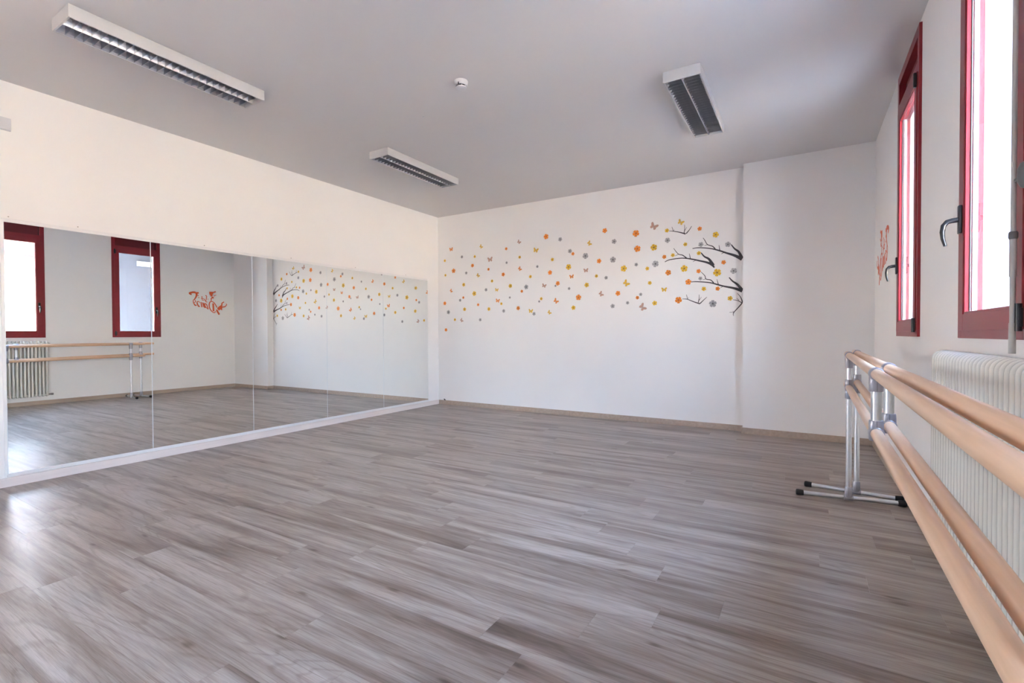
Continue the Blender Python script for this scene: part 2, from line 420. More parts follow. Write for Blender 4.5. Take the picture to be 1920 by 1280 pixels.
BRANCHES= [[[(3.716,2.423,0.0052),(3.764,2.415,0.0078),(3.839,2.394,0.0103),(3.913,2.365,0.0179)],[(3.749,2.471,0.0039),(3.767,2.417,0.0065)],[(3.783,2.431,0.0026),(3.767,2.422,0.0039)],[(3.901,2.479,0.0038),(3.903,2.427,0.0064),(3.895,2.377,0.0103)],[(3.928,2.447,0.0026),(3.904,2.408,0.0051)],[(3.984,2.452,0.0051),(3.956,2.408,0.0076),(3.92,2.368,0.0128)]],[[(3.994,2.179,0.0076),(4.071,2.181,0.0101),(4.201,2.159,0.0125),(4.306,2.122,0.0173),(4.374,2.091,0.0197),(4.464,2.053,0.0293),(4.548,2.005,0.0436)],[(4.116,2.296,0.005),(4.136,2.263,0.0075),(4.166,2.21,0.0088),(4.225,2.182,0.0112),(4.259,2.139,0.0124)],[(4.131,2.203,0.0038),(4.166,2.207,0.005)],[(4.294,2.191,0.0037),(4.303,2.128,0.0099)],[(4.319,2.084,0.0037),(4.346,2.096,0.0074)],[(4.428,2.184,0.0098),(4.464,2.132,0.0171),(4.508,2.091,0.0243),(4.542,2.016,0.0363)]],[[(3.663,2.042,0.0079),(3.726,2.065,0.0104),(3.871,2.072,0.0116),(3.987,2.05,0.0153),(4.072,2.024,0.0177),(4.155,1.998,0.0226),(4.213,1.969,0.0324),(4.243,1.927,0.0124)],[(3.771,2.202,0.0052),(3.825,2.128,0.0077),(3.877,2.108,0.0103),(3.926,2.068,0.0115)],[(3.789,2.108,0.0039),(3.827,2.121,0.0052)],[(3.957,2.12,0.0038),(3.971,2.054,0.0102)],[(3.999,2.017,0.0038),(4.029,2.031,0.0063)],[(4.093,2.119,0.0101),(4.131,2.069,0.0176),(4.184,2.033,0.025),(4.231,1.955,0.0374)]],[[(3.978,1.773,0.0076),(4.048,1.772,0.0101),(4.19,1.752,0.0125),(4.283,1.722,0.0174),(4.352,1.699,0.0173),(4.465,1.669,0.0269),(4.549,1.633,0.0363)],[(4.093,1.887,0.005),(4.137,1.837,0.0075),(4.149,1.798,0.0088),(4.202,1.783,0.01),(4.237,1.746,0.0125)],[(4.114,1.793,0.0038),(4.149,1.798,0.005)],[(4.272,1.788,0.0037),(4.289,1.721,0.0099)],[(4.312,1.683,0.0037),(4.352,1.706,0.0074)],[(4.406,1.801,0.0098),(4.442,1.756,0.0171),(4.498,1.71,0.0243),(4.543,1.647,0.0364)]],[[(3.877,1.569,0.0051),(3.933,1.563,0.0077),(4.012,1.528,0.0102),(4.082,1.502,0.0152)],[(3.924,1.621,0.0038),(3.937,1.566,0.0064)],[(3.954,1.581,0.0026),(3.937,1.569,0.0038)],[(4.072,1.614,0.0038),(4.072,1.57,0.0063),(4.063,1.519,0.0101)],[(4.099,1.584,0.0025),(4.072,1.544,0.0051)],[(4.161,1.581,0.0038),(4.12,1.542,0.0076),(4.084,1.506,0.0126)]],[[(4.495,1.61,0.0049),(4.526,1.569,0.0085),(4.545,1.52,0.0121),(4.541,1.489,0.0146),(4.499,1.436,0.011),(4.455,1.383,0.0086),(4.455,1.346,0.0037)],[(4.449,1.536,0.0049),(4.499,1.524,0.0073),(4.541,1.498,0.0097)],[(4.488,1.556,0.0037),(4.51,1.527,0.0061)],[(4.41,1.39,0.0037),(4.455,1.391,0.0049)],[(4.449,1.407,0.0024),(4.457,1.383,0.0049)]]]
LOGO= [('letter_d',[[(-0.555,1.665,0.0114),(-0.567,1.637,0.0113),(-0.594,1.636,0.0113),(-0.636,1.67,0.0129),(-0.67,1.725,0.0145),(-0.68,1.789,0.0161),(-0.668,1.85,0.0145),(-0.633,1.872,0.0113),(-0.587,1.854,0.0113),(-0.549,1.804,0.013),(-0.522,1.748,0.0146)],[(-0.599,1.833,0.0242),(-0.593,1.664,0.0226)]]),('letter_a',[[(-0.703,1.701,0.0176),(-0.719,1.763,0.0128),(-0.744,1.818,0.0144)],[(-0.748,1.808,0.0112),(-0.769,1.824,0.0112),(-0.762,1.761,0.0144),(-0.719,1.717,0.0096)]]),('letter_n',[[(-0.792,1.823,0.0127),(-0.766,1.727,0.0175)],[(-0.786,1.8,0.008),(-0.812,1.838,0.0111),(-0.787,1.744,0.0143)]]),('letter_n',[[(-0.845,1.848,0.0127),(-0.826,1.741,0.0175)]]),('letter_c',[[(-0.868,1.756,0.0142),(-0.894,1.759,0.0174),(-0.916,1.809,0.0157),(-0.92,1.848,0.011),(-0.889,1.857,0.0095),(-0.873,1.833,0.0095)]]),('letter_e',[[(-0.931,1.78,0.0142),(-0.96,1.775,0.0173),(-0.99,1.828,0.0125),(-0.995,1.875,0.0094),(-0.973,1.892,0.0094),(-0.949,1.854,0.0094),(-0.977,1.827,0.0078)]]),('letter_l',[[(-0.754,1.993,0.0128),(-0.731,1.978,0.0112),(-0.739,1.914,0.0096),(-0.748,1.865,0.0096),(-0.718,1.853,0.0112)]]),('letter_t',[[(-0.825,1.972,0.0111),(-0.82,1.913,0.0095),(-0.815,1.889,0.0079),(-0.777,1.895,0.008)],[(-0.844,1.923,0.0063),(-0.785,1.919,0.008),(-0.755,1.869,0.008)],[(-0.717,1.915,0.0064),(-0.694,1.92,0.0064)]]),('letter_s',[[(-0.904,1.994,0.011),(-0.899,1.971,0.0095)],[(-0.892,1.944,0.0126),(-0.881,1.933,0.0111)]]),('dancer',[[(-0.946,2.042,0.0314),(-0.928,2.008,0.0283),(-0.941,1.949,0.022),(-0.973,1.896,0.0141)],[(-0.938,2.034,0.0204),(-0.887,2.037,0.0237)],[(-0.946,2.042,0.0283),(-1.004,2.042,0.0281),(-1.065,2.018,0.0264),(-1.026,1.99,0.0156)]]),('dancer',[[(-0.592,2.068,0.0178),(-0.542,2.089,0.0211)],[(-0.586,1.988,0.0129),(-0.531,2.02,0.0065)],[(-0.636,1.944,0.0193),(-0.641,1.878,0.0097)],[(-0.677,2.062,0.0241),(-0.592,2.064,0.0243)],[(-0.673,2.03,0.0289),(-0.6,2.043,0.0242)],[(-0.655,1.999,0.0354),(-0.609,2.01,0.0242)],[(-0.632,1.96,0.0371),(-0.586,1.951,0.0194)]]),('dancer',[[(-0.515,1.7,0.0277),(-0.519,1.675,0.0277),(-0.477,1.605,0.0278)],[(-0.501,1.606,0.0163),(-0.465,1.604,0.0196)],[(-0.415,1.794,0.023),(-0.415,1.843,0.018),(-0.37,1.878,0.0148)],[(-0.392,1.762,0.0214),(-0.343,1.781,0.0149),(-0.314,1.824,0.0116),(-0.334,1.839,0.0066)],[(-0.411,1.786,0.0427),(-0.448,1.751,0.054),(-0.503,1.708,0.044)],[(-0.432,1.728,0.0328),(-0.42,1.695,0.0115)]])]

# ------------------------------------------------------------------ mirrors
MX = 0.017
joints = [-5.062, -4.108, -3.152, -2.194, -1.238, -0.281]
names_m = ['mirror panel farthest along from the end wall, beside the bare wall strip',
           'second mirror panel along from the bare wall strip, showing window and logo',
           'middle one of the five mirror panels',
           'fourth mirror panel along, showing the flower stickers',
           'mirror panel beside the corner with the end wall']
bm = bmesh.new(); box(bm, 0.0, 0.009, -5.077, -0.279, 0.0775, 2.022)
tag(obj('mirror_backing', bm, M_trim), 'thin white backing board behind the row of mirror panels', 'backing board')
for i in range(5):
    a, b_ = joints[i], joints[i+1]
    t = empty('wall_mirror', (0.009, (a+b_)/2, 0.0))
    tag(t, names_m[i], 'mirror')
    hw = (b_-a)/2 - 0.0022
    bm = bmesh.new(); box(bm, 0, MX-0.009-0.0005, -hw, hw, 0.092, 2.002)
    obj('glass_edge', bm, M_mirredge, t)
    bm = bmesh.new(); box(bm, MX-0.009-0.0005, MX-0.009, -hw+0.0012, hw-0.0012, 0.0932, 2.0008)
    obj('reflective_face', bm, M_mirror, t)
    t.rotation_euler = ([(0,0,0)]*5)[i]
bm = bmesh.new(); box(bm, 0.009, 0.0215, -5.064, -0.279, 0.0775, 0.092, 0.001); box(bm, 0.0195, 0.0215, -5.064, -0.279, 0.092, 0.101)
tag(struct('trim_1', bm, M_trim), 'white channel along the bottom of the mirrors')
bm = bmesh.new(); box(bm, 0.0, 0.013, -5.070, -0.279, 2.0215, 2.030, 0.001)
tr = tag(struct('trim_2', bm, M_trim), 'thin white strip along the top of the mirrors')
for yy in (-5.03, -4.62, -3.63, -2.67, -1.72, -0.76):
    bm = bmesh.new(); tube(bm, [(0.0, yy, 2.045), (0.003, yy, 2.045)], 0.0045, 10); obj('screw', bm, M_screw, tr, True)

# ------------------------------------------------------------------ windows
def make_window(idx, ya, yb, full=True):
    """tilt-and-turn casement with a fixed panel above; ya near side, yb far side"""
    t = empty('window_%d' % idx, (XR, (ya+yb)/2, WZ0))
    tag(t, kind='structure')
    w = yb-ya; h = WZ1-WZ0
    fx0, fx1 = XF-XR, 0.052           # frame depth
    fw_ = 0.052
    zt0, zt1 = 2.748-WZ0, 2.815-WZ0     # transom
    bm = bmesh.new(); box(bm, fx0, fx1, -w/2, -w/2+fw_, 0, h, 0.002); obj('frame_stile', bm, M_red, t)
    bm = bmesh.new(); box(bm, fx0, fx1, w/2-fw_, w/2, 0, h, 0.002); obj('frame_stile', bm, M_red, t)
    bm = bmesh.new(); box(bm, fx0, fx1, -w/2+fw_, w/2-fw_, 0, 0.036, 0.001); obj('bottom_rail', bm, M_red, t)
    bm = bmesh.new(); box(bm, fx0, fx1, -w/2+fw_, w/2-fw_, h-0.065, h, 0.001); obj('top_rail', bm, M_red, t)
    bm = bmesh.new(); box(bm, fx0, fx1, -w/2+fw_, w/2-fw_, zt0, zt1, 0.001); obj('transom', bm, M_red, t)
    bm = bmesh.new(); box(bm, 0.028, 0.040, -w/2+fw_, w/2-fw_, zt1, h-0.065); obj('upper_panel', bm, M_redin, t)
    # opening sash (stands a few mm proud of the frame)
    s = 0.062; g = 0.0035
    a, b_ = -w/2+fw_-0.012, w/2-fw_+0.012
    z0, z1 = 0.036-0.006+g, zt0+0.004
    x0, x1 = fx0-0.006, 0.044
    bm = bmesh.new()
    for (p, q, r, u_) in ((a, a+s, z0, z1), (b_-s, b_, z0, z1), (a+s, b_-s, z0, z0+0.070), (a+s, b_-s, z1-s, z1)):
        box(bm, x0, x1, p, q, r, u_, 0.0018)
    sash = obj('sash', bm, M_red, t)
    bm = bmesh.new(); tl = 0.010     # glazing beads round the pane
    for (p, q, r, u_) in ((a+s-0.001, a+s+tl, z0+0.07, z1-s), (b_-s-tl, b_-s+0.001, z0+0.07, z1-s), (a+s, b_-s, z0+0.069, z0+0.07+tl), (a+s, b_-s, z1-s-tl, z1-s+0.001)):
        box(bm, x0+0.004, x0+0.020, p, q, r, u_, 0.001)
    obj('glazing_bead', bm, M_red, sash)
    bm = bmesh.new(); box(bm, x0+0.023, x0+0.029, a+s-0.004, b_-s+0.004, z0+0.066, z1-s+0.004)
    obj('glass_pane', bm, M_glass, t)
    bm = bmesh.new(); box(bm, x0+0.020, x0+0.023, a+s, a+s+0.009, z0+0.07, z1-s)
    obj('rubber_seal', bm, M_greydk, sash)
    bm = bmesh.new(); box(bm, x0+0.020, x0+0.023, b_-s-0.015, b_-s, z0+0.07, z1-s)
    obj('rubber_seal', bm, M_greydk, sash)
    # handle on the far-side stile
    hy = b_-s/2 - 0.004; hz = 1.635-WZ0; hx = x0
    bm = bmesh.new(); box(bm, hx-0.012, hx, hy-0.015, hy+0.015, hz-0.062, hz+0.062, 0.005)
    hd = obj('handle', bm, M_black, t, True)
    bm = bmesh.new()
    tube(bm, [(hx-0.008, hy, hz), (hx-0.030, hy, hz-0.002), (hx-0.048, hy, hz-0.006), (hx-0.060, hy, hz-0.022), (hx-0.064, hy-0.002, hz-0.05),
              (hx-0.062, hy-0.003, hz-0.080), (hx-0.054, hy-0.004, hz-0.112)], [0.011, 0.011, 0.0105, 0.010, 0.0095, 0.008, 0.0065], 12)
    obj('lever', bm, M_black, hd, True)
    # hinges on the near side
    for zz in (2.70-WZ0, 1.188-WZ0):
        bm = bmesh.new()
        tube(bm, [(x0-0.006, a+0.004, zz-0.044), (x0-0.006, a+0.004, zz+0.044)], 0.0095, 12)
        box(bm, x0-0.005, x0+0.002, a-0.008, a+0.024, zz-0.030, zz+0.030, 0.001)
        obj('hinge', bm, M_black, t, True)
    bm = bmesh.new(); box(bm, 0.026, 0.029, w/2-fw_-0.012, w/2-fw_-0.004, zt1+0.004, h-0.07); obj('latch_strip', bm, M_black, t)
    bm = bmesh.new(); box(bm, x0+0.030, x0+0.046, b_-s-0.005, b_-s+0.001, z0+0.07, z1-s); obj('sash_glare_strip', bm, M_white, sash)  # white strip standing in for daylight glare on the sash behind the glass
    # outside reveal
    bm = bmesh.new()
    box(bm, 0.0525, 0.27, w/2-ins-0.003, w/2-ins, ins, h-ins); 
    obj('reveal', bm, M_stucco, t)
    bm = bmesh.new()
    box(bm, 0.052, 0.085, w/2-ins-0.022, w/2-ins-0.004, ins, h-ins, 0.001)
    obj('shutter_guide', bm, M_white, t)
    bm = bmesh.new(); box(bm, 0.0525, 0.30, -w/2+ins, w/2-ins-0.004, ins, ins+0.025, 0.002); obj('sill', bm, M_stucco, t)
    # sampling portal for daylight
    ld = bpy.data.lights.new('window_daylight', 'AREA'); ld.shape = 'RECTANGLE'; ld.size = (h-0.1); ld.size_y = w-0.1
    ld.cycles.is_portal = True
    lo = bpy.data.objects.new('window_daylight', ld); C.objects.link(lo)
    lo.location = (XO+0.02, (ya+yb)/2, (WZ0+WZ1)/2)
    lo.rotation_euler = (0, PI/2, 0)
    return t
labs = ['tall red casement window next to the dancer logo', 'tall red casement window above the white radiator',
        'unseen red casement window added behind the viewpoint for daylight', 'unseen red casement window added towards the back wall for daylight']
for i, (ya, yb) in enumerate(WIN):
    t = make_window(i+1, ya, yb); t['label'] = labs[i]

# added glazed doors behind the viewpoint, letting in fill daylight
t = empty('fill_door_1', (0, (DY0+DY1)/2, 0.02)); t.rotation_euler.z = -PI/2; tag(t, 'red-framed glazed doors added unseen in the mirror wall for fill daylight', kind='structure')
dw, dh = DY1-DY0, DZ1-0.02
for k in range(5):
    xx = -dw/2 + dw*k/4; a = max(xx-0.04, -dw/2); b_ = min(xx+0.04, dw/2)
    bm = bmesh.new(); box(bm, a, b_, -0.08, -0.02, 0, dh, 0.002); obj('door_stile', bm, M_red, t)
for zz in (0.0, dh-0.08):
    bm = bmesh.new(); box(bm, -dw/2+0.04, dw/2-0.04, -0.078, -0.022, zz, zz+0.08, 0.002); obj('door_rail', bm, M_red, t)
for k in range(4):
    bm = bmesh.new(); box(bm, -dw/2+dw*k/4+0.04, -dw/2+dw*(k+1)/4-0.04, -0.053, -0.047, 0.08, dh-0.08); obj('glass_pane', bm, M_glass, t)
ld = bpy.data.lights.new('fill_door_daylight', 'AREA'); ld.shape = 'RECTANGLE'; ld.size = dh-0.1; ld.size_y = dw-0.1; ld.cycles.is_portal = True
lo = bpy.data.objects.new('fill_door_daylight', ld); C.objects.link(lo)
lo.location = (-T-0.02, (DY0+DY1)/2, DZ1/2); lo.rotation_euler = (0, -PI/2, 0)

# telescopic rod hanging in front of the window over the radiator
RX, RY = 5.733, -4.060
t = empty('shutter_rod', (RX, RY, 1.072)); tag(t, 'slim grey telescopic shutter rod standing behind the radiator before the window', 'shutter rod')
bm = bmesh.new(); tube(bm, [(0, 0, 0), (0, 0, 0.098)], 0.0088, 16); obj('lower_tube', bm, M_greyrod, t, True)
bm = bmesh.new(); tube(bm, [(0, 0, 0.098), (0, 0, 0.250)], 0.0072, 16); obj('middle_tube', bm, M_greyrod, t, True)
bm = bmesh.new(); tube(bm, [(0, 0, 0.246), (0, 0, 0.365)], 0.0090, 16); obj('sleeve', bm, M_greyrod, t, True)
bm = bmesh.new(); lathe_z(bm, [(0.0095, 0.365), (0.0115, 0.370), (0.0115, 0.384), (0.0095, 0.389)], 0, 0, 20); obj('collar', bm, M_greydk, t, True)
bm = bmesh.new(); tube(bm, [(0, 0, 0.389), (0, 0, 1.85)], 0.0068, 16); obj('upper_tube', bm, M_greyrod, t, True)
bm = bmesh.new(); tube(bm, [(0, 0, 1.80), (0.030, 0, 1.80)], 0.006, 10); obj('bracket', bm, M_greydk, t, True)
bm = bmesh.new()
prof = [(0.004, -0.040), (0.011, -0.036), (0.017, -0.020), (0.019, 0.0), (0.017, 0.020), (0.011, 0.036), (0.004, 0.040)]
lathe_z(bm, prof, 0.004, -0.078, 20); box(bm, -0.002, 0.004, -0.065, 0.0, -0.005, 0.005)
for v in bm.verts: v.co.z += 1.62-1.072
obj('grip_knob', bm, M_greydk, t, True)

# ------------------------------------------------------------------ radiator
t = empty('radiator', (5.715, -3.290, 0.0))
tag(t, 'long cream tubular column radiator on the wall under the window', 'radiator')
NS, PT = 38, 0.0445
def section_mesh():
    bm = bmesh.new()
    r = 0.0128; hx = 0.036; z0, z1 = 0.150, 1.050
    # front and back columns bent over into rounded heads
    pts = []
    R = 0.030
    for k in range(7):
        a = PI/2*k/6; pts.append((-hx+R-R*math.cos(a)-0.0, 0, z1-R+R*math.sin(a)))
    top = pts + [(-p[0], 0, p[2]) for p in pts[::-1]]
    for k in range(7):
        pass
    bot = [(p[0], 0, z0+z1-p[2]) for p in top][::-1]
    loop = top + bot + [top[0], top[1]]
    tube(bm, loop, r, 10, caps=False)
    tube(bm, [(0, 0, z0+0.012), (0, 0, z1-0.012)], r*0.92, 10, caps=False)
    for zz in (z0+0.020, z1-0.028):
        tube(bm, [(0, -PT/2+0.0005, zz), (0, PT/2-0.0005, zz)], 0.019, 12)
        box(bm, -hx, hx, -0.0085, 0.0085, zz-0.020, zz+0.020, 0.004)
    return bm
first = obj('radiator_section', section_mesh(), M_rad, t, True, loc=(0, -PT/2, 0))
for k in range(1, NS): dup(first, t, (0, -PT/2-PT*k, 0))
bm = bmesh.new(); tube(bm, [(0, 0, 1.022), (0, 0.010, 1.022), (0, 0.011, 1.022), (0, 0.030, 1.022)], [0.016, 0.016, 0.010, 0.009], 12); obj('air_vent_plug', bm, M_rad, t, True)
bm = bmesh.new(); tube(bm, [(0, 0, 0.170), (0, 0.030, 0.170), (0, 0.031, 0.170), (0, 0.060, 0.170)], [0.012, 0.012, 0.017, 0.017], 14)
tube(bm, [(0, 0.040, 0.170), (0.057, 0.040, 0.170)], 0.008, 10); obj('valve', bm, M_radpipe, t, True)
for yy in (-0.20, -1.45):
    for zz in (0.98, 0.22):
        bm = bmesh.new(); box(bm, 0.0, 0.057, yy-0.006, yy+0.006, zz, zz+0.02); obj('wall_bracket', bm, M_rad, t)

# ------------------------------------------------------------------ ballet barres
def connector(parent, px, py, pz, d, below=0.055, above=0.0, r=0.0235, rr=0.0255, foot=False):
    """clamp holding a rail (direction d) on a post: a ring round the rail and a shield-shaped socket on the post"""
    bm = bmesh.new()
    d = Vector(d).normalized(); p = Vector((px, py, pz))
    n = 16
    # ring round the rail
    tube(bm, [p - d*0.027, p - d*0.024, p + d*0.024, p + d*0.027], [rr-0.002, rr, rr, rr-0.002], 24)
    # socket: rounded-square section flaring from the post to the ring
    def socket(zs):
        rings = []
        for z, hw, pw in zs:
            ring = []
            for k in range(n):
                a = 2*PI*k/n + PI/n
                c, s = math.cos(a), math.sin(a)
                m_ = (abs(c)**pw + abs(s)**pw)**(-1.0/pw)
                ring.append(bm.verts.new((px + c*m_*hw, py + s*m_*hw, z)))
            rings.append(ring)
        for i in range(len(rings)-1):
            for k in range(n):
                bm.faces.new((rings[i][k], rings[i][(k+1) % n], rings[i+1][(k+1) % n], rings[i+1][k]))
        bm.faces.new(rings[0][::-1]); bm.faces.new(rings[-1])
    if below: socket([(pz-below, r-0.001, 2.2), (pz-below+0.004, r, 2.4), (pz-below*0.55, r+0.0005, 3.6), (pz-0.008, r+0.0005, 4.0), (pz+0.004, r-0.004, 4)])
    if above: socket([(pz-0.004, r-0.004, 4), (pz+0.008, r+0.0005, 4.0), (pz+above*0.55, r+0.0005, 3.6), (pz+above-0.004, r, 2.4), (pz+above, r-0.001, 2.2)])
    o = obj('connector', bm, M_cast, parent, True)
    # mould seam
    if below:
        bm = bmesh.new(); box(bm, px-0.0007, px+0.0007, py-r-0.0012, py-r+0.003, pz-below+0.002, pz-0.018); obj('mould_seam', bm, M_greydk, o)
    if above:
        bm = bmesh.new(); box(bm, px-0.0007, px+0.0007, py-r-0.0012, py-r+0.003, pz+0.018, pz+above-0.002); obj('mould_seam', bm, M_greydk, o)
    return o

def barre(name, label, up0, up1, lo0, lo1, posts, stub_y, feet):
    t = empty(name, (0, 0, 0)); tag(t, label, 'ballet barre', 'freestanding ballet barres by the window wall')
    del t['group']
    R = 0.0207
    def at(a, b_, y):
        a = Vector(a); b_ = Vector(b_); k = (y-a.y)/(b_.y-a.y); return a.lerp(b_, k)
    for nm, a, b_ in (('upper_rail', up0, up1), ('lower_rail', lo0, lo1)):
        a = Vector(a); b_ = Vector(b_); d = (b_-a).normalized()
        bm = bmesh.new(); tube(bm, [a, a+d*0.003, a+d*0.008, b_-d*0.008, b_-d*0.003, b_], [R-0.005, R-0.0018, R, R, R-0.0018, R-0.005], 28)
        obj(nm, bm, M_beech, t, True)
    for (py, ft) in zip(posts, feet):
        u_ = at(up0, up1, py); l_ = at(lo0, lo1, py)
        px = u_.x*0.5+l_.x*0.5
        bm = bmesh.new(); tube(bm, [(px, py, 0.03), (px, py, u_.z-0.02)], 0.0172, 24); obj('post', bm, M_alu, t, True)
        connector(t, px, py, u_.z, Vector(up1)-Vector(up0), below=0.085)
        connector(t, px, py, l_.z, Vector(lo1)-Vector(lo0), below=0.075, above=0.055)
        fa, fb = Vector(ft[0]), Vector(ft[1]); d = (fb-fa).normalized()
        bm = bmesh.new(); tube(bm, [fa+d*0.02, fb-d*0.02], 0.0140, 20); foot = obj('foot_bar', bm, M_alu, t, True)
        for e, s in ((fa, 1), (fb, -1)):
            bm = bmesh.new(); tube(bm, [e - d*s*0.002, e + d*s*0.001, e+d*s*0.010, e+d*s*0.045, e+d*s*0.046], [0.010, 0.019, 0.0215, 0.0185, 0.012], 20)
            obj('rubber_cap', bm, M_rubber, foot, True)
        connector(t, px, py, 0.024, d, below=0.0, above=0.075, r=0.0215, rr=0.0200)
    u_ = at(up0, up1, stub_y); l_ = at(lo0, lo1, stub_y); px = (u_.x+l_.x)/2
    bm = bmesh.new(); tube(bm, [(px, stub_y, l_.z+0.01), (px, stub_y, u_.z-0.01)], 0.0180, 24); obj('spacer_tube', bm, M_alu, t, True)
    connector(t, px, stub_y, u_.z, Vector(up1)-Vector(up0), below=0.068)
    connector(t, px, stub_y, l_.z, Vector(lo1)-Vector(lo0), below=0.030, above=0.050)
    return t
barre('ballet_barre', 'double-rail beech ballet barre standing on the room side of its twin',
      (5.430, -2.010, 0.990), (5.382, -5.85, 0.968), (5.428, -2.010, 0.773), (5.384, -5.85, 0.721), (-2.231, -5.62), -3.855,
      (((5.120, -2.262, 0.0216), (5.742, -2.186, 0.0216)), ((5.10, -5.66, 0.0216), (5.72, -5.60, 0.0216))))
barre('ballet_barre', 'double-rail beech ballet barre standing next to the radiator',
      (5.487, -1.840, 0.997), (5.433, -5.70, 0.989), (5.487, -1.840, 0.799), (5.436, -5.70, 0.724), (-2.055, -5.46), -3.730,
      (((5.172, -2.016, 0.0216), (5.742, -2.090, 0.0216)), ((5.12, -5.45, 0.0216), (5.72, -5.49, 0.0216))))

# ------------------------------------------------------------------ luminaires
def luminaire(loc, label):
    """twin-tube surface luminaire with parabolic louvre, long side along y; origin at ceiling, corner-centred"""
    t = empty('ceiling_luminaire', loc); tag(t, label, 'ceiling light')
    w, l, h = 0.262, 1.182, 0.080; e = 0.010
    bm = bmesh.new()
    box(bm, -w/2+0.008, w/2-0.008, -l/2+0.008, l/2-0.008, -0.0045, 0.0)
    box(bm, -w/2, w/2, -l/2, l/2, -0.008, -0.004)
    box(bm, -w/2, -w/2+e, -l/2, l/2, -h, -0.008); box(bm, w/2-e, w/2, -l/2, l/2, -h, -0.008)
    box(bm, -w/2+e, w/2-e, -l/2, -l/2+e, -h, -0.008); box(bm, -w/2+e, w/2-e, l/2-e, l/2, -h, -0.008)
    obj('housing', bm, M_house, t)
    bm = bmesh.new(); box(bm, -w/2+e, w/2-e, -l/2+e, l/2-e, -0.012, -0.0085); obj('inner_tray', bm, M_lampin, t)
    # side reflectors and centre spine, curved
    iw = w/2-e-0.002; zt, zb = -0.036, -h+0.003
    bm = bmesh.new()
    def strip(prof, y0, y1):
        va = [bm.verts.new((x, y0, z)) for x, z in prof]; vb = [bm.verts.new((x, y1, z)) for x, z in prof]
        for i in range(len(prof)-1): bm.faces.new((va[i], va[i+1], vb[i+1], vb[i]))
    y0, y1_ = -l/2+e+0.002, l/2-e-0.002
    for s in (-1, 1):
        strip([(s*(iw), zb), (s*(iw-0.006), zb+0.012), (s*(iw-0.016), zb+0.026), (s*(iw-0.030), zt)], y0, y1_)
        strip([(s*0.004, zb), (s*0.008, zb+0.012), (s*0.014, zb+0.026), (s*0.022, zt)], y0, y1_)
    strip([(-0.004, zb), (0.004, zb)], y0, y1_)
    obj('reflector', bm, M_refl, t)
    n = 26; pit_ = (y1_-y0)/n
    bm = bmesh.new()
    for s in (-1, 1):
        xa, xb = s*0.0045, s*(iw-0.0005)
        pr = [(-0.007, zt), (-0.0035, zt-0.016), (-0.0010, zb), (0.0010, zb), (0.0035, zt-0.016), (0.007, zt)]
        A = [bm.verts.new((xa + s*0.016*((z-zb)/(zt-zb)), y, z)) for y, z in pr]; B = [bm.verts.new((xb - s*0.028*((z-zb)/(zt-zb)), y, z)) for y, z in pr]
        for i in range(5): bm.faces.new((A[i], A[i+1], B[i+1], B[i]))
        bm.faces.new((A[5], A[0], B[0], B[5]))
    f = obj('louvre_blade', bm, M_refl, t, loc=(0, y0+pit_, 0))
    for k in range(2, n): dup(f, t, (0, y0+pit_*k, 0))
    for s in (-1, 1):
        bm = bmesh.new(); tube(bm, [(s*0.063, y0+0.01, -0.024), (s*0.063, y1_-0.01, -0.024)], 0.0125, 14); obj('fluorescent_tube', bm, M_tube, t, True)
    return t
L1 = luminaire((1.396, -4.525, H), 'unlit twin-tube louvred ceiling light above the mirrors, over the bare wall end')
dup_tree(L1, (1.386, -2.018, H), 'unlit twin-tube louvred ceiling light above the mirrors, next to the end wall')
dup_tree(L1, (4.398, -1.975, H), 'unlit twin-tube louvred ceiling light on the window side of the ceiling')

# smoke detector
t = empty('smoke_detector', (2.925, -3.235, H)); tag(t, 'small round white smoke detector in the middle of the ceiling', 'smoke detector')
bm = bmesh.new(); lathe_z(bm, [(0.052, 0.0), (0.052, -0.010), (0.046, -0.030), (0.043, -0.034)], 0, 0, 36); obj('base', bm, M_white, t, True)
bm = bmesh.new(); lathe_z(bm, [(0.036, -0.034), (0.036, -0.047)], 0, 0, 36); obj('sensor_chamber', bm, M_black, t, True)
bm = bmesh.new(); lathe_z(bm, [(0.041, -0.045), (0.040, -0.050), (0.030, -0.055), (0.012, -0.057), (0.004, -0.0575)], 0, 0, 36)
for k in range(8):
    a = 2*PI*k/8; tube(bm, [(0.039*math.cos(a), 0.039*math.sin(a), -0.030), (0.039*math.cos(a), 0.039*math.sin(a), -0.047)], 0.0022, 6)
obj('cap', bm, M_white, t, True)
bm = bmesh.new(); box(bm, 0.006, 0.012, -0.047, -0.043, -0.044, -0.020); obj('indicator', bm, M_black, t)
# ceiling rose screws
for (x, y) in ((2.28, -2.93), (2.62, -2.55)):
    bm = bmesh.new(); lathe_z(bm, [(0.009, 0.0), (0.008, -0.003), (0.003, -0.005)], 0, 0, 12)
    o = obj('plug_cap', bm, M_white, None, True, loc=(x, y, H)); tag(o, 'tiny white plug cap on the ceiling ' + ('nearer the mirrors' if x < 2.4 else 'nearer the room centre'), 'plug cap')

# junction box high on the mirror wall
t = empty('junction_box', (0, -5.085, 2.7385)); tag(t, 'white rectangular junction box high on the mirror wall', 'junction box')
bm = bmesh.new(); box(bm, 0, 0.012, -0.077, 0.077, -0.048, 0.048, 0.002); obj('back_plate', bm, M_white, t, True)
bm = bmesh.new(); box(bm, 0.012, 0.022, -0.074, 0.074, -0.045, 0.045, 0.003); obj('cover', bm, M_white, t, True)

# black cable stub at the corner
bm = bmesh.new()
tube(bm, [(0.125, -0.001, 0.071), (0.121, -0.010, 0.085), (0.128, -0.014, 0.082), (0.150, -0.012, 0.071)], [0.008, 0.009, 0.008, 0.005], 10)
o = obj('cable_stub', bm, M_black, None, True); tag(o, 'short black cable stub on the skirting in the mirror corner', 'cable')

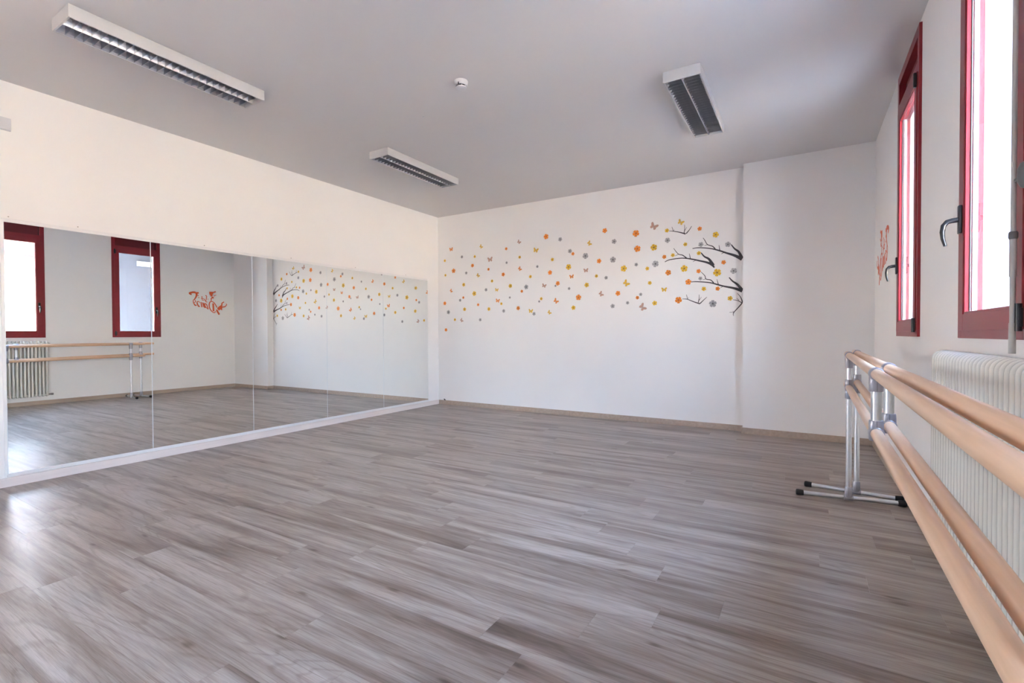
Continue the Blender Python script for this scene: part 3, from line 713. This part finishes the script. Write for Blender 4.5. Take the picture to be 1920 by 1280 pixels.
# ------------------------------------------------------------------ wall stickers
ORD = ['', 'first', 'second', 'third', 'fourth', 'fifth', 'sixth', 'seventh', 'eighth', 'ninth', 'tenth', 'eleventh', 'twelfth', 'thirteenth',
       'fourteenth', 'fifteenth', 'sixteenth', 'seventeenth', 'eighteenth', 'nineteenth']
TEN = {2: 'twenty', 3: 'thirty', 4: 'forty'}
def ordw(n):
    if n < 20: return ORD[n]
    return (TEN[n//10] + '-' + ORD[n % 10]) if n % 10 else TEN[n//10][:-1] + 'ieth'
TH = 0.0008
def poly(bm, pts, th, mi=0, z0=0.0):
    a = [bm.verts.new((x, -z0, z)) for x, z in pts]; b_ = [bm.verts.new((x, -z0-th, z)) for x, z in pts]
    n = len(pts); f = bm.faces.new(b_); f.material_index = mi
    for i in range(n):
        f = bm.faces.new((a[i], a[(i+1) % n], b_[(i+1) % n], b_[i])); f.material_index = mi
def flower_mesh(mc, md):
    """unit diameter flower: five notched petals, darker veins and eye"""
    parts = []
    bm = bmesh.new()
    for k in range(5):
        a = PI/2 + 2*PI*k/5
        def P(r, t): return (r*math.cos(a+t), r*math.sin(a+t))
        poly(bm, [P(0.03, -0.5), P(0.24, -0.61), P(0.36, -0.59), P(0.455, -0.45), P(0.50, -0.24), P(0.475, 0.0), P(0.50, 0.24), P(0.455, 0.45), P(0.36, 0.59), P(0.24, 0.61), P(0.03, 0.5)], TH)
    m1 = ('petals', bm, mc)
    bm = bmesh.new()
    poly(bm, [(0.07*math.cos(2*PI*k/12), 0.07*math.sin(2*PI*k/12)) for k in range(12)], TH, 0, TH)
    for k in range(5):
        a = PI/2 + 2*PI*k/5
        for t_, r1 in ((0, 0.30), (-0.22, 0.24), (0.22, 0.24)):
            ca, sa = math.cos(a+t_), math.sin(a+t_); w_ = 0.011
            poly(bm, [(0.06*ca-w_*sa, 0.06*sa+w_*ca), (0.06*ca+w_*sa, 0.06*sa-w_*ca), (r1*ca, r1*sa)], TH, 0, TH)
    return [m1, ('flower_eye', bm, md)]
def butterfly_mesh(mc, md):
    bm = bmesh.new()
    U = [(0.0, 0.06), (0.12, 0.24), (0.30, 0.40), (0.46, 0.40), (0.49, 0.24), (0.40, 0.06), (0.30, 0.0), (0.0, -0.02)]
    D = [(0.0, 0.0), (0.30, 0.0), (0.38, -0.10), (0.36, -0.26), (0.24, -0.36), (0.12, -0.30), (0.0, -0.08)]
    for s in (-1, 1):
        for q in (U, D):
            poly(bm, [(s*x, z) for x, z in (q if s > 0 else q[::-1])], TH)
    m1 = ('wings', bm, mc)
    bm = bmesh.new()
    poly(bm, [(-0.025, 0.16), (-0.03, 0.0), (-0.015, -0.20), (0.015, -0.20), (0.03, 0.0), (0.025, 0.16)], TH, 0, TH)
    for s in (-1, 1):
        poly(bm, [(s*0.10, 0.10), (s*0.28, 0.34), (s*0.31, 0.32), (s*0.13, 0.08)], TH, 0, TH)
        poly(bm, [(s*0.30, 0.36), (s*0.46, 0.37), (s*0.46, 0.26), (s*0.43, 0.33)], TH, 0, TH)
        poly(bm, [(s*0.10, -0.06), (s*0.22, -0.28), (s*0.25, -0.26), (s*0.13, -0.05)], TH, 0, TH)
    return [m1, ('butterfly_body', bm, md)]
KINDS = {'O': ('flower', 'orange', M_orange, M_orange_d), 'Y': ('flower', 'yellow', M_yellow, M_yellow_d), 'G': ('flower', 'silver-grey', M_grey, M_grey_d),
         'BO': ('butterfly', 'orange', M_orange, M_grey), 'BY': ('butterfly', 'yellow', M_yellow, M_grey), 'BP': ('butterfly', 'dusty pink', M_pink, M_grey)}
protos = {}
def proto(k):
    if k not in protos:
        what, cn, a, b_ = KINDS[k]
        protos[k] = []
        for nm, bm, m in (flower_mesh(a, b_) if what == 'flower' else butterfly_mesh(a, b_)):
            me = bpy.data.meshes.new(nm); bmesh.ops.recalc_face_normals(bm, faces=bm.faces); bm.to_mesh(me); bm.free(); me.materials.append(m)
            protos[k].append((nm, me))
    return protos[k]
cnt = {}
rd = random.Random(5)
allx = sorted(DECALS)
for x, z, k, dm in allx:
    what, cn, _, _ = KINDS[k]
    key = (what, cn); cnt[key] = cnt.get(key, 0)+1
    nm0, me0 = proto(k)[0]
    o = bpy.data.objects.new(what + '_sticker', me0); C.objects.link(o)
    o.location = (x, 0.0, z); s = dm*(1.10 if what == 'flower' else 1.22); o.scale = (s, 1.0, s)
    o.rotation_euler.y = rd.uniform(-0.6, 0.6) + (0.5 if what == 'butterfly' else 0)
    size = 'small' if dm < 0.05 else ('large' if dm > 0.078 else 'medium')
    tag(o, '%s %s %s wall sticker, %s %s %s counted out from the mirror corner' % (size, cn, what, ordw(cnt[key]), cn, what), 'wall sticker', 'flower and butterfly stickers on the end wall')
    for nm, me in proto(k)[1:]:
        c = bpy.data.objects.new(nm, me); C.objects.link(c); c.parent = o

def ribbon(bm, P, th, place, off=0.0):
    """stroke through points (u, v, width) as flat tapered strip with thickness; place(u, v, d) gives a 3D point at depth d"""
    Q = []
    n = len(P)
    for i, (u_, v_, w_) in enumerate(P):       # Catmull-Rom smoothing
        if i < n-1:
            p0 = P[max(i-1, 0)]; p1 = P[i]; p2 = P[i+1]; p3 = P[min(i+2, n-1)]
            for s in (0.0, 0.25, 0.5, 0.75):
                def cr(j): return 0.5*((2*p1[j]) + (-p0[j]+p2[j])*s + (2*p0[j]-5*p1[j]+4*p2[j]-p3[j])*s*s + (-p0[j]+3*p1[j]-3*p2[j]+p3[j])*s**3)
                Q.append((cr(0), cr(1), p1[2]+(p2[2]-p1[2])*s))
        else: Q.append(P[-1])
    L, R = [], []
    for i, (u_, v_, w_) in enumerate(Q):
        a = Q[max(i-1, 0)]; b_ = Q[min(i+1, len(Q)-1)]
        dx, dz = b_[0]-a[0], b_[1]-a[1]; l = math.hypot(dx, dz) or 1e-6
        nx, nz = -dz/l*w_/2, dx/l*w_/2
        L.append((u_+nx, v_+nz)); R.append((u_-nx, v_-nz))
    def V(p, d): return bm.verts.new(place(p[0], p[1], d))
    Lf = [V(p, off+th) for p in L]; Rf = [V(p, off+th) for p in R]; Lb = [V(p, off) for p in L]; Rb = [V(p, off) for p in R]
    for i in range(len(Q)-1):
        bm.faces.new((Lf[i], Lf[i+1], Rf[i+1], Rf[i])); bm.faces.new((Lb[i], Lb[i+1], Lf[i+1], Lf[i])); bm.faces.new((Rf[i], Rf[i+1], Rb[i+1], Rb[i]))
    bm.faces.new((Lf[0], Rf[0], Rb[0], Lb[0])); bm.faces.new((Lf[-1], Lb[-1], Rb[-1], Rf[-1]))
blabs = ['small dark branch sticker, highest of all and detached from the corner', 'dark forked branch sticker, upper of the two long ones reaching the wall projection',
         'long dark branch sticker ending in mid wall above the largest yellow flower', 'dark forked branch sticker, lower of the two long ones reaching the wall projection',
         'small dark branch sticker, low and detached, beside a large grey flower', 'dark branch sticker drooping at the wall projection, lowest of all']
for i, br in enumerate(BRANCHES):
    bm = bmesh.new()
    for j, st in enumerate(br): ribbon(bm, [(min(a, 4.558-w_*0.3), b_, w_) for a, b_, w_ in st], TH, lambda u_, v_, d: (min(u_, 4.562), -d, v_), 0.0003*j)
    o = obj('branch_sticker', bm, M_branch); tag(o, blabs[i], 'wall sticker', 'branch stickers on the end wall')

# dance logo on the window wall
t = empty('dance_logo', (XR, -0.7, 1.75)); tag(t, "orange Let's Dance wall lettering with three dancers beside the window", 'wall lettering')
dl = ['dancer arched backwards above the last letters', 'dancer with raised arms and skirt above the big D', 'dancer leaning with lifted arms below the D']
di = 0
for n_, sts in LOGO:
    bm = bmesh.new()
    for j, st in enumerate(sts): ribbon(bm, [(p, q, w_*(1.35 if n_ == 'dancer' else 1.5)) for p, q, w_ in st], TH, lambda u_, v_, d: (-d, u_+0.7, v_-1.75), 0.0003*j)
    if n_ == 'dancer':
        o = obj('dancer_figure', bm, M_logo, t); o['label'] = dl[di]; di += 1
    else:
        o = obj('letter', bm, M_logo, t); o['label'] = 'letter ' + (n_[-1].upper() if n_ == 'letter_d' or n_ == 'letter_l' else n_[-1])

# ------------------------------------------------------------------ outside
bm = bmesh.new(); box(bm, -20, 30, -40, 25, -0.5, -0.30); tag(obj('ground_outside', bm, M_ground), 'pale sunlit courtyard paving', None, None, 'structure')
# our own building: unseen storey added above to block the sun
bm = bmesh.new(); box(bm, -3.2, XO, YB-T, 8, H+0.25, 6.5); box(bm, XR, XO, T, 8, -0.5, H+0.25)
tag(obj('shade_storey', bm, M_facade), 'unseen storey added above the studio to shade the court', None, None, 'structure')
# house across the court
t = empty('house_across', (14.0, -4.0, -0.30)); tag(t, 'sunlit cream house across the court seen through the window in the mirror', 'house')
bm = bmesh.new(); box(bm, 0, 6, -12, 12, 0, 3.7); obj('facade', bm, M_facade, t)
bm = bmesh.new(); box(bm, -0.45, 6.3, -12.2, 12.2, 3.7, 3.7+0.18, 0.01); obj('eaves', bm, M_red, t)
bm = bmesh.new(); tube(bm, [(-0.08, 1.5, 3.7-0.05), (-0.08, 1.5, 0.05)], 0.05, 12); obj('downpipe', bm, M_red, t, True)
bm = bmesh.new(); tube(bm, [(-0.08, 1.5, 3.7-0.6), (-0.3, 1.5, 3.7-0.5), (-0.35, 1.5, 3.7-0.1)], 0.05, 12); obj('gutter_bend', bm, M_red, t, True)
# blue-grey porch wall by the logo window; unseen roof added to shade it
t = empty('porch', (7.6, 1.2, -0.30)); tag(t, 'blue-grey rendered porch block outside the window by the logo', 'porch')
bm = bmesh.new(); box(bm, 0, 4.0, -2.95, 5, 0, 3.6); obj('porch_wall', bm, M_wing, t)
bm = bmesh.new(); box(bm, XO-7.6+0.012, 4.0, -4.2, 5, 3.6, 3.8); obj('shade_roof', bm, M_wing, t)  # out of view, added to keep the wall below in shade
# lamp box fixed to the porch wall
t = empty('wall_lamp', (7.6, -1.11, 2.75)); tag(t, 'small white box lamp high on the blue-grey porch wall', 'wall lamp')
bm = bmesh.new(); box(bm, -0.05, 0.0, -0.17, 0.17, -0.055, 0.055, 0.01); obj('lamp_body', bm, M_white, t, True)
bm = bmesh.new(); box(bm, -0.07, -0.05, -0.15, 0.15, -0.04, 0.04, 0.008); obj('diffuser', bm, M_trim, t, True)
